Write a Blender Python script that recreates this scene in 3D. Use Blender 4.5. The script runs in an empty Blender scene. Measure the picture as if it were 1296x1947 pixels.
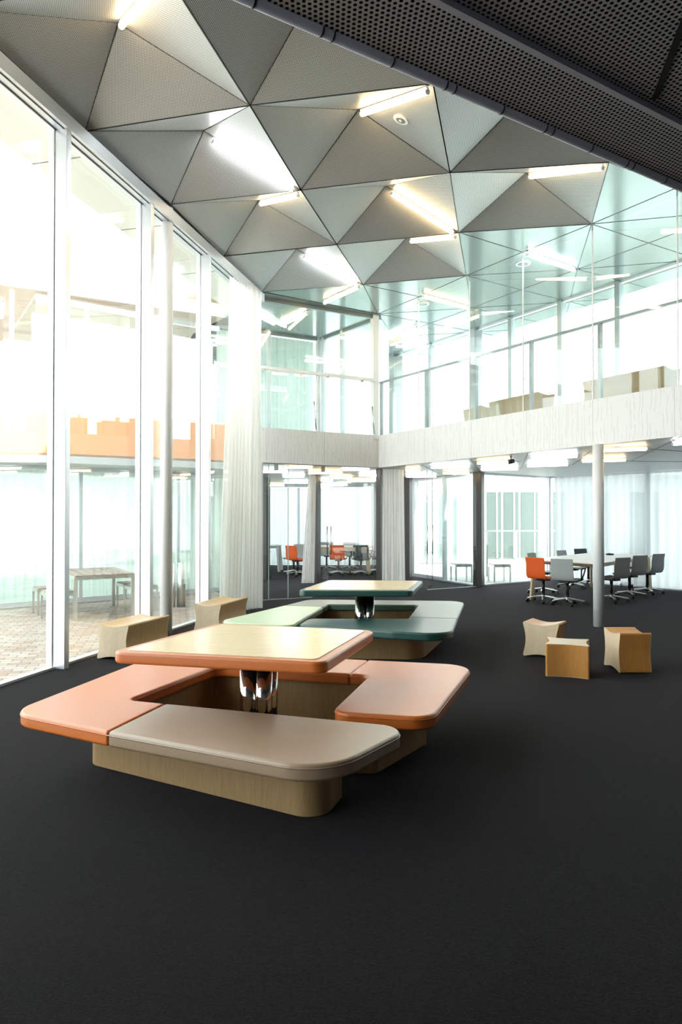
import bpy, bmesh, math, random
from mathutils import Vector, Matrix
random.seed(7)
scene = bpy.context.scene
C = scene.collection
PI = math.pi
# ------------------------------------------------------------------ camera
H = 1.5; FPX = 1296.0; TILT = math.atan(14.5 / FPX)
cam_d = bpy.data.cameras.new('camera'); cam = bpy.data.objects.new('camera', cam_d); C.objects.link(cam)
cam_d.sensor_fit = 'HORIZONTAL'; cam_d.sensor_width = 24.0; cam_d.lens = 24.0
cam.location = (0, 0, H); cam.rotation_euler = (PI / 2 + TILT, 0, 0)
cam_d.clip_start = 0.05; cam_d.clip_end = 300
scene.camera = cam
# ------------------------------------------------------------------ view, sky, sun
scene.view_settings.view_transform = 'Standard'; scene.view_settings.look = 'None'
scene.view_settings.gamma = 1.0; scene.view_settings.use_curve_mapping = False
scene.view_settings.exposure = 1.2
scene.cycles.transparent_max_bounces = 40
scene.cycles.max_bounces = 10; scene.cycles.diffuse_bounces = 5; scene.cycles.glossy_bounces = 5
scene.cycles.sample_clamp_indirect = 8.0
w = bpy.data.worlds.new('sky'); scene.world = w; w.use_nodes = True
wn = w.node_tree.nodes; wn['Background'].inputs[0].default_value = (0.93, 0.98, 1.0, 1); wn['Background'].inputs[1].default_value = 2.6
sd = bpy.data.lights.new('sun', 'SUN'); sun = bpy.data.objects.new('sun', sd); C.objects.link(sun)
sd.energy = 9.0; sd.angle = math.radians(0.6); sd.color = (1.0, 0.96, 0.9)
sun.rotation_euler = Vector((-0.42, 0.34, -0.84)).to_track_quat('-Z', 'Y').to_euler()

# ------------------------------------------------------------------ geometry of the picture -> points in the place
def ray(x, y):
    u = (x - 648) / FPX; v = -(y - 973.5) / FPX
    return Vector((u, math.cos(TILT) - v * math.sin(TILT), math.sin(TILT) + v * math.cos(TILT)))
def at(x, y, Z):
    d = ray(x, y); t = (Z - H) / d.z
    return Vector((d.x * t, d.y * t, Z))
def col_on(x, P, Q):           # where the vertical line seen at x meets the line P-Q in plan
    k = (x - 648) / FPX; D = (Q[0] - P[0], Q[1] - P[1])
    t = (k * P[1] - P[0]) / (D[0] - k * D[1])
    return Vector((P[0] + D[0] * t, P[1] + D[1] * t, 0))

# ------------------------------------------------------------------ materials
MATS = {}
def new_mat(name):
    m = bpy.data.materials.new(name); m.use_nodes = True
    nt = m.node_tree; b = nt.nodes['Principled BSDF']; return m, nt, b
def mat(name, col, rough=0.5, metal=0.0, spec=0.5, bump=0, bscale=200, sheen=0):
    if name in MATS: return MATS[name]
    m, nt, b = new_mat(name)
    b.inputs['Base Color'].default_value = (*col, 1); b.inputs['Roughness'].default_value = rough
    b.inputs['Metallic'].default_value = metal; b.inputs['Specular IOR Level'].default_value = spec
    if bump:
        n = nt.nodes.new('ShaderNodeTexNoise'); n.inputs['Scale'].default_value = bscale; n.inputs['Detail'].default_value = 3
        tc = nt.nodes.new('ShaderNodeTexCoord'); nt.links.new(tc.outputs['Object'], n.inputs['Vector'])
        bp = nt.nodes.new('ShaderNodeBump'); bp.inputs['Strength'].default_value = bump; bp.inputs['Distance'].default_value = 0.002
        nt.links.new(n.outputs[0], bp.inputs['Height']); nt.links.new(bp.outputs[0], b.inputs['Normal'])
    MATS[name] = m; return m
def wood(name, c1, c2, rough, stretch=(1, 1, 14), scale=6, dist=1.5):
    m, nt, b = new_mat(name)
    tc = nt.nodes.new('ShaderNodeTexCoord'); mp = nt.nodes.new('ShaderNodeMapping')
    mp.inputs['Scale'].default_value = tuple(scale / s * 8 if s > 1 else scale * 8 for s in stretch)
    n = nt.nodes.new('ShaderNodeTexNoise'); n.inputs['Scale'].default_value = 1; n.inputs['Detail'].default_value = 5; n.inputs['Distortion'].default_value = dist
    r = nt.nodes.new('ShaderNodeValToRGB'); r.color_ramp.elements[0].position = .3; r.color_ramp.elements[1].position = .7
    r.color_ramp.elements[0].color = (*c1, 1); r.color_ramp.elements[1].color = (*c2, 1)
    nt.links.new(tc.outputs['Object'], mp.inputs[0]); nt.links.new(mp.outputs[0], n.inputs['Vector'])
    nt.links.new(n.outputs[0], r.inputs[0]); nt.links.new(r.outputs[0], b.inputs['Base Color'])
    b.inputs['Roughness'].default_value = rough
    return m
def glass(name, tint=(0.93, 0.985, 0.965), base=0.045):
    m, nt, b = new_mat(name); nt.nodes.remove(b)
    out = nt.nodes['Material Output']
    tr = nt.nodes.new('ShaderNodeBsdfTransparent'); tr.inputs[0].default_value = (*tint, 1)
    gl = nt.nodes.new('ShaderNodeBsdfGlossy'); gl.inputs['Roughness'].default_value = 0.0; gl.inputs[0].default_value = (0.97, 1, 0.99, 1)
    lw = nt.nodes.new('ShaderNodeLayerWeight'); lw.inputs[0].default_value = 0.5
    p = nt.nodes.new('ShaderNodeMath'); p.operation = 'POWER'; p.inputs[1].default_value = 4.0
    a = nt.nodes.new('ShaderNodeMath'); a.operation = 'MULTIPLY_ADD'; a.inputs[1].default_value = 0.8; a.inputs[2].default_value = base
    mx = nt.nodes.new('ShaderNodeMixShader')
    nt.links.new(lw.outputs['Facing'], p.inputs[0]); nt.links.new(p.outputs[0], a.inputs[0]); nt.links.new(a.outputs[0], mx.inputs[0])
    nt.links.new(tr.outputs[0], mx.inputs[1]); nt.links.new(gl.outputs[0], mx.inputs[2]); nt.links.new(mx.outputs[0], out.inputs[0])
    return m
def cloth(name, col, trans, clear):
    m, nt, b = new_mat(name); nt.nodes.remove(b); out = nt.nodes['Material Output']
    d = nt.nodes.new('ShaderNodeBsdfDiffuse'); d.inputs[0].default_value = (*col, 1)
    t = nt.nodes.new('ShaderNodeBsdfTranslucent'); t.inputs[0].default_value = (*col, 1)
    c = nt.nodes.new('ShaderNodeBsdfTransparent')
    m1 = nt.nodes.new('ShaderNodeMixShader'); m1.inputs[0].default_value = trans
    m2 = nt.nodes.new('ShaderNodeMixShader'); m2.inputs[0].default_value = clear
    nt.links.new(d.outputs[0], m1.inputs[1]); nt.links.new(t.outputs[0], m1.inputs[2])
    nt.links.new(m1.outputs[0], m2.inputs[1]); nt.links.new(c.outputs[0], m2.inputs[2]); nt.links.new(m2.outputs[0], out.inputs[0])
    return m
def emit(name, col, s):
    m, nt, b = new_mat(name); b.inputs['Base Color'].default_value = (0.9, 0.9, 0.9, 1)
    b.inputs['Emission Color'].default_value = (*col, 1); b.inputs['Emission Strength'].default_value = s
    return m
def perforated(name, col, hole, pitch, rad, rough, metal):
    m, nt, b = new_mat(name); N = nt.nodes.new; L = nt.links.new
    uv = N('ShaderNodeUVMap')
    def vm(op, a, bv=None):
        n = N('ShaderNodeVectorMath'); n.operation = op; L(a, n.inputs[0])
        if bv is not None: n.inputs[1].default_value = bv
        return n
    outs = []
    sc = vm('DIVIDE', uv.outputs[0], (pitch, pitch * math.sqrt(3), 1))
    for off in ((0, 0, 0), (0.5, 0.5, 0)):
        a = vm('ADD', sc.outputs[0], off); f = vm('FRACTION', a.outputs[0]); s = vm('SUBTRACT', f.outputs[0], (0.5, 0.5, 0))
        k = vm('MULTIPLY', s.outputs[0], (1, math.sqrt(3), 0)); l = vm('LENGTH', k.outputs[0]); outs.append(l.outputs['Value'])
    mn = N('ShaderNodeMath'); mn.operation = 'MINIMUM'; L(outs[0], mn.inputs[0]); L(outs[1], mn.inputs[1])
    lt = N('ShaderNodeMath'); lt.operation = 'LESS_THAN'; L(mn.outputs[0], lt.inputs[0]); lt.inputs[1].default_value = rad
    mx = N('ShaderNodeMix'); mx.data_type = 'RGBA'; L(lt.outputs[0], mx.inputs[0])
    mx.inputs[6].default_value = (*col, 1); mx.inputs[7].default_value = (*hole, 1)
    L(mx.outputs[2], b.inputs['Base Color']); b.inputs['Roughness'].default_value = rough
    inv = N('ShaderNodeMath'); inv.operation = 'MULTIPLY_ADD'; L(lt.outputs[0], inv.inputs[0]); inv.inputs[1].default_value = -metal; inv.inputs[2].default_value = metal
    L(inv.outputs[0], b.inputs['Metallic'])
    sp = N('ShaderNodeMath'); sp.operation = 'MULTIPLY_ADD'; L(lt.outputs[0], sp.inputs[0]); sp.inputs[1].default_value = -0.5; sp.inputs[2].default_value = 0.5
    L(sp.outputs[0], b.inputs['Specular IOR Level'])
    return m
def carpet():
    m, nt, b = new_mat('carpet'); N = nt.nodes.new; L = nt.links.new
    tc = N('ShaderNodeTexCoord')
    n = N('ShaderNodeTexNoise'); n.inputs['Scale'].default_value = 90; n.inputs['Detail'].default_value = 4; n.inputs['Distortion'].default_value = 2.5
    n2 = N('ShaderNodeTexNoise'); n2.inputs['Scale'].default_value = 1.1; n2.inputs['Detail'].default_value = 3
    L(tc.outputs['Object'], n.inputs['Vector']); L(tc.outputs['Object'], n2.inputs['Vector'])
    a = N('ShaderNodeMath'); a.operation = 'MULTIPLY_ADD'; L(n2.outputs[0], a.inputs[0]); a.inputs[1].default_value = 0.25; L(n.outputs[0], a.inputs[2])
    r = N('ShaderNodeValToRGB'); e = r.color_ramp.elements
    e[0].position = .45; e[0].color = (0.0007, 0.0006, 0.0007, 1); e[1].position = .85; e[1].color = (0.0105, 0.0087, 0.0090, 1)
    L(a.outputs[0], r.inputs[0]); L(r.outputs[0], b.inputs['Base Color']); b.inputs['Roughness'].default_value = 0.95
    b.inputs['Sheen Weight'].default_value = 0.075; b.inputs['Sheen Roughness'].default_value = 0.35; b.inputs['Sheen Tint'].default_value = (0.85, 0.8, 0.9, 1)
    b.inputs['Specular IOR Level'].default_value = 0.12
    bp = N('ShaderNodeBump'); bp.inputs['Strength'].default_value = .6; bp.inputs['Distance'].default_value = .006
    L(n.outputs[0], bp.inputs['Height']); L(bp.outputs[0], b.inputs['Normal'])
    return m
def paving():
    m, nt, b = new_mat('brick_paving'); N = nt.nodes.new; L = nt.links.new
    tc = N('ShaderNodeTexCoord'); mp = N('ShaderNodeMapping'); mp.inputs['Rotation'].default_value = (0, 0, math.radians(-14))
    br = N('ShaderNodeTexBrick'); br.inputs['Scale'].default_value = 1; br.inputs['Brick Width'].default_value = .21; br.inputs['Row Height'].default_value = .105
    br.inputs['Mortar Size'].default_value = .006; br.inputs['Mortar'].default_value = (0.12, 0.1, 0.09, 1)
    br.inputs['Color1'].default_value = (0.30, 0.21, 0.16, 1); br.inputs['Color2'].default_value = (0.40, 0.36, 0.32, 1)
    L(tc.outputs['Object'], mp.inputs[0]); L(mp.outputs[0], br.inputs['Vector']); L(br.outputs['Color'], b.inputs['Base Color'])
    b.inputs['Roughness'].default_value = .55
    return m
def cracked_white():
    m, nt, b = new_mat('white_figured_board'); N = nt.nodes.new; L = nt.links.new
    uv = N('ShaderNodeUVMap'); sx = N('ShaderNodeSeparateXYZ'); L(uv.outputs[0], sx.inputs[0])
    no = N('ShaderNodeTexNoise'); no.inputs['Scale'].default_value = 4.0; no.inputs['Detail'].default_value = 3; L(uv.outputs[0], no.inputs['Vector'])
    def math_(op, a, bb, c=None):
        n = N('ShaderNodeMath'); n.operation = op
        for i, v in enumerate((a, bb, c)):
            if v is None: continue
            if isinstance(v, (int, float)): n.inputs[i].default_value = v
            else: L(v, n.inputs[i])
        return n.outputs[0]
    wob = math_('MULTIPLY_ADD', no.outputs[0], 0.10, 0.0)
    u = math_('ADD', sx.outputs[0], wob)
    us = math_('MULTIPLY', u, 17.0)
    fr = math_('FRACT', us, 0); cell = math_('FLOOR', us, 0)
    wh = N('ShaderNodeTexWhiteNoise'); wh.noise_dimensions = '1D'; L(cell, wh.inputs['W'])
    pos = math_('MULTIPLY_ADD', wh.outputs['Value'], 0.6, 0.2)
    d = math_('ABSOLUTE', math_('SUBTRACT', fr, pos), 0)
    line = math_('LESS_THAN', d, 0.035)
    cb = N('ShaderNodeCombineXYZ'); L(cell, cb.inputs[0]); L(math_('MULTIPLY', sx.outputs[1], 2.5), cb.inputs[1])
    n2 = N('ShaderNodeTexNoise'); n2.inputs['Scale'].default_value = 1.3; L(cb.outputs[0], n2.inputs['Vector'])
    brk = math_('GREATER_THAN', n2.outputs[0], 0.47)
    msk = math_('MULTIPLY', line, brk)
    pj = math_('LESS_THAN', math_('FRACT', math_('MULTIPLY', sx.outputs[0], 0.83), 0), 0.006)
    msk = math_('MULTIPLY', math_('MAXIMUM', msk, pj), 0.6)
    mx = N('ShaderNodeMix'); mx.data_type = 'RGBA'; L(msk, mx.inputs[0]); mx.inputs[6].default_value = (0.84, 0.84, 0.84, 1); mx.inputs[7].default_value = (0.35, 0.35, 0.35, 1)
    L(mx.outputs[2], b.inputs['Base Color']); b.inputs['Roughness'].default_value = 0.5
    return m
def clear(m): return m
M_carpet = carpet(); M_pav = paving(); M_crack = cracked_white()
M_perf = perforated('perforated_aluminium', (0.62, 0.63, 0.62), (0.10, 0.10, 0.10), 0.017, 0.27, 0.38, 0.45)
M_perfd = perforated('dark_perforated_steel', (0.52, 0.53, 0.56), (0.004, 0.004, 0.005), 0.0135, 0.30, 0.5, 0.2)
M_flat = mat('glossy_ceiling_panel', (0.27, 0.335, 0.325), 0.17, 0.55)
M_low = mat('pale_ceiling_panel', (0.46, 0.49, 0.49), 0.42, 0.1)
M_seam = mat('seam_grey', (0.12, 0.13, 0.13), 0.5, 0.5)
M_alu = mat('anodised_aluminium', (0.72, 0.75, 0.78), 0.35, 0.6)
M_white = mat('white_paint', (0.9, 0.9, 0.9), 0.35)
M_wall = mat('white_wall', (0.8, 0.8, 0.79), 0.7)
M_dark = mat('dark_bronze_cladding', (0.035, 0.03, 0.03), 0.35, 0.2)
M_grey = mat('grey_metal', (0.25, 0.27, 0.27), 0.4, 0.5)
M_tube = mat('edge_tube_grey', (0.60, 0.62, 0.72), 0.4, 0.0)
M_glass = glass('clear_glass', (0.97, 0.995, 0.985)); M_green = glass('green_glass', (0.955, 0.985, 0.975), 0.05)
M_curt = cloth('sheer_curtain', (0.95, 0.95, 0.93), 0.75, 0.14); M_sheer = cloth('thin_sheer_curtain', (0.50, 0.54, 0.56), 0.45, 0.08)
M_gcurt = cloth('pale_green_curtain', (0.74, 0.82, 0.75), 0.5, 0.1)
M_cool = emit('cool_tube', (0.95, 0.98, 1.0), 17); M_warm = emit('warm_tube', (1.0, 0.70, 0.36), 12)
M_orange = mat('orange_leather', (0.60, 0.150, 0.018), 0.36, bump=.25, bscale=300)
M_taupe = mat('taupe_leather', (0.34, 0.235, 0.15), 0.33, bump=.25, bscale=300)
M_pale = mat('pale_green_leather', (0.52, 0.66, 0.42), 0.35, bump=.25, bscale=300)
M_dgreen_refl = mat('dark_green_leather_reflection', (0.10, 0.16, 0.12), 0.40, bump=.25, bscale=300)  # dark green leather, greyed in the base colour to imitate reflection
M_dgreen = mat('dark_green_leather', (0.015, 0.075, 0.065), 0.40, bump=.25, bscale=300)
for _m in (M_orange, M_taupe, M_pale, M_dgreen_refl, M_dgreen):
    _b = _m.node_tree.nodes['Principled BSDF']; _b.inputs['Coat Weight'].default_value = 0.6; _b.inputs['Coat Roughness'].default_value = 0.38
M_chrome = mat('polished_steel', (0.75, 0.72, 0.68), 0.06, 1.0)
M_steel = mat('brushed_steel', (0.65, 0.65, 0.62), 0.3, 1.0)
M_oak = wood('oak_veneer', (0.30, 0.185, 0.075), (0.38, 0.245, 0.11), 0.45, (1, 1, 14), 8)
M_maple = wood('maple_veneer', (0.80, 0.60, 0.33), (0.86, 0.68, 0.40), 0.22, (12, 1, 1), 3)
M_birch = wood('birch_end_grain', (0.70, 0.55, 0.36), (0.77, 0.63, 0.44), 0.4, (1, 1, 2), 1.4, 2.5)
M_cara = wood('caramel_plywood', (0.60, 0.26, 0.06), (0.68, 0.32, 0.085), 0.35, (1, 1, 6), 3)
M_cara2 = wood('golden_plywood', (0.56, 0.34, 0.15), (0.64, 0.42, 0.20), 0.33, (1, 1, 6), 3)
M_birch2 = wood('birch_shell', (0.30, 0.185, 0.07), (0.36, 0.23, 0.095), 0.45, (6, 1, 1), 3)
M_ttop = mat('pale_laminate', (0.78, 0.76, 0.70), 0.3)
M_ash = wood('ash_wood', (0.62, 0.50, 0.30), (0.70, 0.58, 0.38), 0.5)
M_ch_or = mat('orange_fabric', (0.85, 0.12, 0.012), 0.7); M_ch_gr = mat('grey_fabric', (0.40, 0.43, 0.43), 0.7)
M_ch_md = mat('mid_grey_fabric', (0.28, 0.28, 0.28), 0.7); M_ch_dk = mat('dark_teal_fabric', (0.03, 0.05, 0.055), 0.7)
M_black = mat('black_plastic', (0.012, 0.012, 0.013), 0.4)
M_band = mat('orange_render', (0.70, 0.34, 0.17), 0.7); M_soff = wood('tan_soffit', (0.38, 0.28, 0.20), (0.44, 0.33, 0.24), 0.6)
M_slat = mat('grey_brown_slats', (0.30, 0.25, 0.21), 0.6)

# ------------------------------------------------------------------ mesh helpers
class MB:
    def __init__(s): s.bm = bmesh.new()
    def prism(s, pts, z0, z1, tr=None, smooth_side=False):
        bm = s.bm; lo = [bm.verts.new((p[0], p[1], z0)) for p in pts]; hi = [bm.verts.new((p[0], p[1], z1)) for p in pts]
        n = len(pts); fs = [bm.faces.new(hi), bm.faces.new(lo[::-1])]
        for i in range(n):
            f = bm.faces.new((lo[i], lo[(i + 1) % n], hi[(i + 1) % n], hi[i])); fs.append(f)
            f.smooth = smooth_side
        if tr is not None:
            for v in lo + hi: v.co = tr @ v.co
        return s
    def box(s, c, size, rot=0, rx=0, ry=0):
        m = Matrix.Translation(c) @ Matrix.Rotation(rot, 4, 'Z') @ Matrix.Rotation(ry, 4, 'Y') @ Matrix.Rotation(rx, 4, 'X')
        x, y, z = size[0] / 2, size[1] / 2, size[2] / 2
        return s.prism([(-x, -y), (x, -y), (x, y), (-x, y)], -z, z, m)
    def bar(s, a, b, wd, ht):      # rectangular bar between two points
        a = Vector(a); b = Vector(b); d = b - a
        q = d.to_track_quat('Z', 'Y').to_matrix().to_4x4()
        return s.prism([(-wd / 2, -ht / 2), (wd / 2, -ht / 2), (wd / 2, ht / 2), (-wd / 2, ht / 2)], 0, d.length, Matrix.Translation(a) @ q)
    def wallbox(s, P, Q, th, z0, z1, side=0):
        P = Vector((P[0], P[1], 0)); Q = Vector((Q[0], Q[1], 0)); d = (Q - P).normalized(); n = Vector((-d.y, d.x, 0))
        a = n * (th * (side - 1) / 2); b = n * (th * (side + 1) / 2)
        return s.prism([P + a, Q + a, Q + b, P + b], z0, z1)
    def tube(s, a, b, r, r2=None, seg=20, caps=True):
        a = Vector(a); b = Vector(b); r2 = r if r2 is None else r2; d = b - a
        q = d.to_track_quat('Z', 'Y').to_matrix(); bm = s.bm; ra = []; rb = []
        for i in range(seg):
            t = 2 * PI * i / seg; e = Vector((math.cos(t), math.sin(t), 0))
            ra.append(bm.verts.new(a + q @ (e * r))); rb.append(bm.verts.new(b + q @ (e * r2)))
        for i in range(seg):
            f = bm.faces.new((ra[i], ra[(i + 1) % seg], rb[(i + 1) % seg], rb[i])); f.smooth = True
        if caps: bm.faces.new(ra[::-1]); bm.faces.new(rb)
        return s
    def path(s, pts, r, seg=10):
        for a, b in zip(pts[:-1], pts[1:]): s.tube(a, b, r, seg=seg)
        return s
    def build(s, name, m, parent=None, world=True, bevel=0, seg=2, weld=False):
        bmesh.ops.recalc_face_normals(s.bm, faces=s.bm.faces)
        org = Vector((0, 0, 0))
        if parent is not None:
            if world:
                p = parent
                while p is not None: org += p.location; p = p.parent
        else:
            if world:
                co = [v.co for v in s.bm.verts]
                org = Vector(((min(c.x for c in co) + max(c.x for c in co)) / 2, (min(c.y for c in co) + max(c.y for c in co)) / 2, min(c.z for c in co)))
        for v in s.bm.verts: v.co -= org
        me = bpy.data.meshes.new(name); s.bm.to_mesh(me); s.bm.free()
        me.materials.append(m); o = bpy.data.objects.new(name, me); C.objects.link(o)
        if parent is not None: o.parent = parent
        else: o.location = org
        if bevel:
            b = o.modifiers.new('bevel', 'BEVEL'); b.width = bevel; b.segments = seg; b.limit_method = 'ANGLE'; b.angle_limit = math.radians(40)
            me.polygons.foreach_set('use_smooth', [True] * len(me.polygons))
            md = o.modifiers.new('wn', 'WEIGHTED_NORMAL'); md.keep_sharp = True
        return o
def tag(o, label=None, cat=None, group=None, kind=None):
    if label: o['label'] = label
    if cat: o['category'] = cat
    if group: o['group'] = group
    if kind: o['kind'] = kind
    return o
def thing(name, label, cat, loc=(0, 0, 0), rz=0, group=None):
    o = bpy.data.objects.new(name, None); C.objects.link(o); o.location = loc; o.rotation_euler = (0, 0, rz); o.empty_display_size = .2
    return tag(o, label, cat, group)
def struct(name, loc=(0, 0, 0), label=None):
    o = bpy.data.objects.new(name, None); C.objects.link(o); o.location = loc; o.empty_display_size = .2
    return tag(o, label, None, None, 'structure')
def S(o, label=None): return tag(o, label, None, None, 'structure')
def copy_tree(o, parent=None, remap=None):
    c = o.copy(); C.objects.link(c)
    if parent is not None: c.parent = parent
    for ch in list(o.children): copy_tree(ch, c)
    return c
def fillet(pts):
    out = []; n = len(pts)
    for i in range(n):
        p = Vector(pts[i][:2]); r = pts[i][2] if len(pts[i]) > 2 else 0
        if r <= 0: out.append(p); continue
        a = (Vector(pts[i - 1][:2]) - p); b = (Vector(pts[(i + 1) % n][:2]) - p)
        la, lb = a.length, b.length; a.normalize(); b.normalize()
        ang = a.angle(b); t = min(r / math.tan(ang / 2), la * .48, lb * .48); r = t * math.tan(ang / 2)
        c = p + (a + b).normalized() * (r / math.sin(ang / 2)); s0 = p + a * t; e0 = p + b * t
        a0 = math.atan2(s0.y - c.y, s0.x - c.x); a1 = math.atan2(e0.y - c.y, e0.x - c.x); d = (a1 - a0 + PI) % (2 * PI) - PI
        k = max(3, int(abs(d) / (PI / 2) * 9))
        for j in range(k + 1):
            q = a0 + d * j / k; out.append(Vector((c.x + r * math.cos(q), c.y + r * math.sin(q))))
    return out
def uv_face(bm, f, uvl, u_dir=None):
    n = f.normal
    if u_dir is None: u_dir = Vector((0.239, 0.971, 0))
    v = n.cross(u_dir).normalized(); u = v.cross(n).normalized()
    for l in f.loops: l[uvl].uv = (l.vert.co.dot(u), l.vert.co.dot(v))
def curtain(name, P, Q, z0, z1, m, folds, amp, Pt=None, Qt=None, parent=None, nz=10, seed=1):
    rnd = random.Random(seed); mb = MB(); bm = mb.bm
    P = Vector((P[0], P[1], 0)); Q = Vector((Q[0], Q[1], 0)); Pt = Vector((Pt[0], Pt[1], 0)) if Pt else P; Qt = Vector((Qt[0], Qt[1], 0)) if Qt else Q
    nx = folds * 8; ph = [rnd.uniform(-.5, .5) for _ in range(folds + 2)]; grid = []
    for k in range(nz + 1):
        t = k / nz; z = z0 + (z1 - z0) * t; a = P.lerp(Pt, t); b = Q.lerp(Qt, t); d = (b - a).normalized(); n = Vector((-d.y, d.x, 0)); row = []
        for i in range(nx + 1):
            s = i / nx; f = s * folds; q = ph[int(f)] * (1 - f % 1) + ph[int(f) + 1] * (f % 1)
            off = amp * math.sin(2 * PI * (f + .35 * q)) * (1 + .5 * q) * (1.0 - 0.35 * t) + .3 * amp * math.sin(5 * t + q * 6)
            p = a.lerp(b, s) + n * off; row.append(bm.verts.new((p.x, p.y, z)))
        grid.append(row)
    for k in range(nz):
        for i in range(nx):
            f = bm.faces.new((grid[k][i], grid[k][i + 1], grid[k + 1][i + 1], grid[k + 1][i])); f.smooth = True
    o = mb.build(name, m, parent)
    return o

# ------------------------------------------------------------------ grid of the building (square grid 1.8 m, turned 14 degrees)
ZC = 5.66; ZL = 2.56; ZG = 3.20; ZF = 3.214; APEX = 6.03
O0 = Vector((-2.704, 7.217, 0)); E2 = Vector((1.791, -0.381, 0)); E1 = Vector((0.424, 1.724, 0))
MEAS = {(0,0):(162,249),(0,1):(325,388),(0,2):(425,487),(0,3):(497,555),(1,0):(475,200),(1,1):(572,361),(1,2):(640,465),(1,3):(690,541),(1,4):(718,597),
        (2,1):(855,328),(2,2):(872,442),(2,3):(886,524),(3,1):(1157,308),(3,2):(1124,426),(3,3):(1097,512)}
def G(c, r):
    if (c, r) in MEAS: return at(*MEAS[(c, r)], ZC)
    p = O0 + E2 * c + E1 * r; return Vector((p.x, p.y, ZC))
WL0 = Vector((-3.086, 6.19, 0)); DW = Vector((0.2393, 0.9709, 0)); NW = Vector((0.9709, -0.2393, 0))   # glass wall on the left, along and inward
def WL(Y): return WL0 + DW * ((Y - WL0.y) / DW.y)
FA = Vector((-1.57, 12.60, 0)); FB = Vector((0.771, 13.866, 0)); FC = Vector((4.32, 8.63, 0)); DF = (FC - FB).normalized(); FE = FB + DF * 15.0
UW0 = Vector((1.385, 17.27, 0)); UW1 = Vector((5.465, 10.935, 0)); DU = (UW1 - UW0).normalized(); UWE = UW0 + DU * 15.5; NU = Vector((-DU.y, DU.x, 0))   # NU points outward

# ---- floors
fl = [WL(-3.2), (11, -3.2), (11, 9.6), (7.25, 14.46), (5.2, 16.95), (3.12, 15.42), (1.97, 18.05), (2.4, 22.6), (-3.3, 22.6), (-3.3, 15.2), (-1.95, 13.4), WL(12.35)]
S(MB().prism([(p[0], p[1]) for p in fl], -0.12, 0).build('floor', M_carpet), 'dark charcoal carpet floor')
cy = [WL(-3.2) , WL(12.35), (-1.95, 13.4), (-3.3, 15.2), (-3.3, 22.6), (-3.3, 34), (-16, 34), (-16, -3.2)]
S(MB().prism([(p[0], p[1]) for p in cy], -0.14, -0.012).build('floor_courtyard', M_pav), 'brick paved courtyard floor')
cy2 = [(11, 9.6), (22, 12), (22, 34), (-8, 34), (-8, 22.6), (2.4, 22.6), (1.97, 18.05), (3.12, 15.42), (5.2, 16.95), (7.25, 14.46)]
S(MB().prism(cy2, -0.14, -0.012).build('floor_terrace', mat('pale_stone', (0.25, 0.26, 0.25), 0.6)), 'pale terrace floor beyond the far windows')

# ---- folded ceiling
ceil = struct('ceiling', (0, 0, ZC), 'folded perforated metal ceiling')
def coffer(c, r):
    mb = MB(); bm = mb.bm; q = [G(c, r), G(c + 1, r), G(c + 1, r + 1), G(c, r + 1)]
    ctr = sum(q, Vector()) / 4; ap = Vector((ctr.x, ctr.y, APEX)); uvl = bm.loops.layers.uv.new('UVMap')
    for i in range(4):
        a, b = q[i], q[(i + 1) % 4]; gap = 0.012
        cc = (a + b + ap) / 3
        vs = [bm.verts.new(p + (cc - p).normalized() * gap) for p in (a, b, ap)]
        f = bm.faces.new(vs); f.normal_update()
        if f.normal.z > 0: f.normal_flip(); f.normal_update()
        uv_face(bm, f, uvl, (b - a).normalized())
    o = mb.build('ceiling_coffer', M_perf, ceil)
    sm = o.modifiers.new('thickness', 'SOLIDIFY'); sm.thickness = 0.003; sm.offset = -1
    # dark seams at the edges
    mb = MB()
    for i in range(4):
        mb.bar(q[i], q[(i + 1) % 4], .012, .012); mb.bar(q[i] + Vector((0, 0, .004)), ap + Vector((0, 0, .004)), .010, .010)
    mb.build('ceiling_seam', M_seam, ceil)
for c, r0, r1 in ((0, -3, 2), (1, -3, 2), (2, -3, 1), (3, -3, 0), (4, -3, -1)):
    for r in range(r0, r1 + 1): coffer(c, r)
flat = [G(0, 3), G(1, 3), G(2, 3), G(2, 2), G(3, 2), G(3, 1), G(4, 1), G(4, 0), G(5, 0), (7.5, 0.5), UWE, UWE + NU * .7, UW0 + NU * .7 - DU * .6, (1.2, 19.5), (-5, 19.5), (-3.3, 15.2), (-1.95, 13.4)]
MB().prism([(p[0], p[1]) for p in flat], ZC, ZC + .05).build('flat_ceiling_panel', M_flat, ceil)
mb = MB()
def clipseg(a, b):
    def sd_(p): return (Vector((p.x, p.y, 0)) - UW0).dot(NU) - .68
    da, db = sd_(a), sd_(b)
    if da > 0 and db > 0: return None
    if da > 0: a = a.lerp(b, da / (da - db))
    elif db > 0: b = b.lerp(a, db / (db - da))
    return a, b
done = set()
for c, rs in ((1, (3, 4, 5)), (2, (2, 3, 4, 5)), (3, (1, 2, 3, 4)), (4, (0, 1, 2, 3)), (5, (0, 1, 2))):
    for r in rs:
        q = [G(c, r), G(c + 1, r), G(c + 1, r + 1), G(c, r + 1)]; m_ = sum(q, Vector()) / 4
        for a, b in list(zip(q, q[1:] + q[:1])) + [(p, m_) for p in q]:
            k = (round(a.x + b.x, 3), round(a.y + b.y, 3))
            if k in done: continue
            done.add(k); s_ = clipseg(a, b)
            if s_ and (s_[0] - s_[1]).length > .05: mb.bar(s_[0] - Vector((0, 0, .001)), s_[1] - Vector((0, 0, .001)), .012, .006)
mb.bar(G(0, 3), G(1, 4), .03, .02)
mb.build('ceiling_seam', M_seam, ceil)
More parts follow.
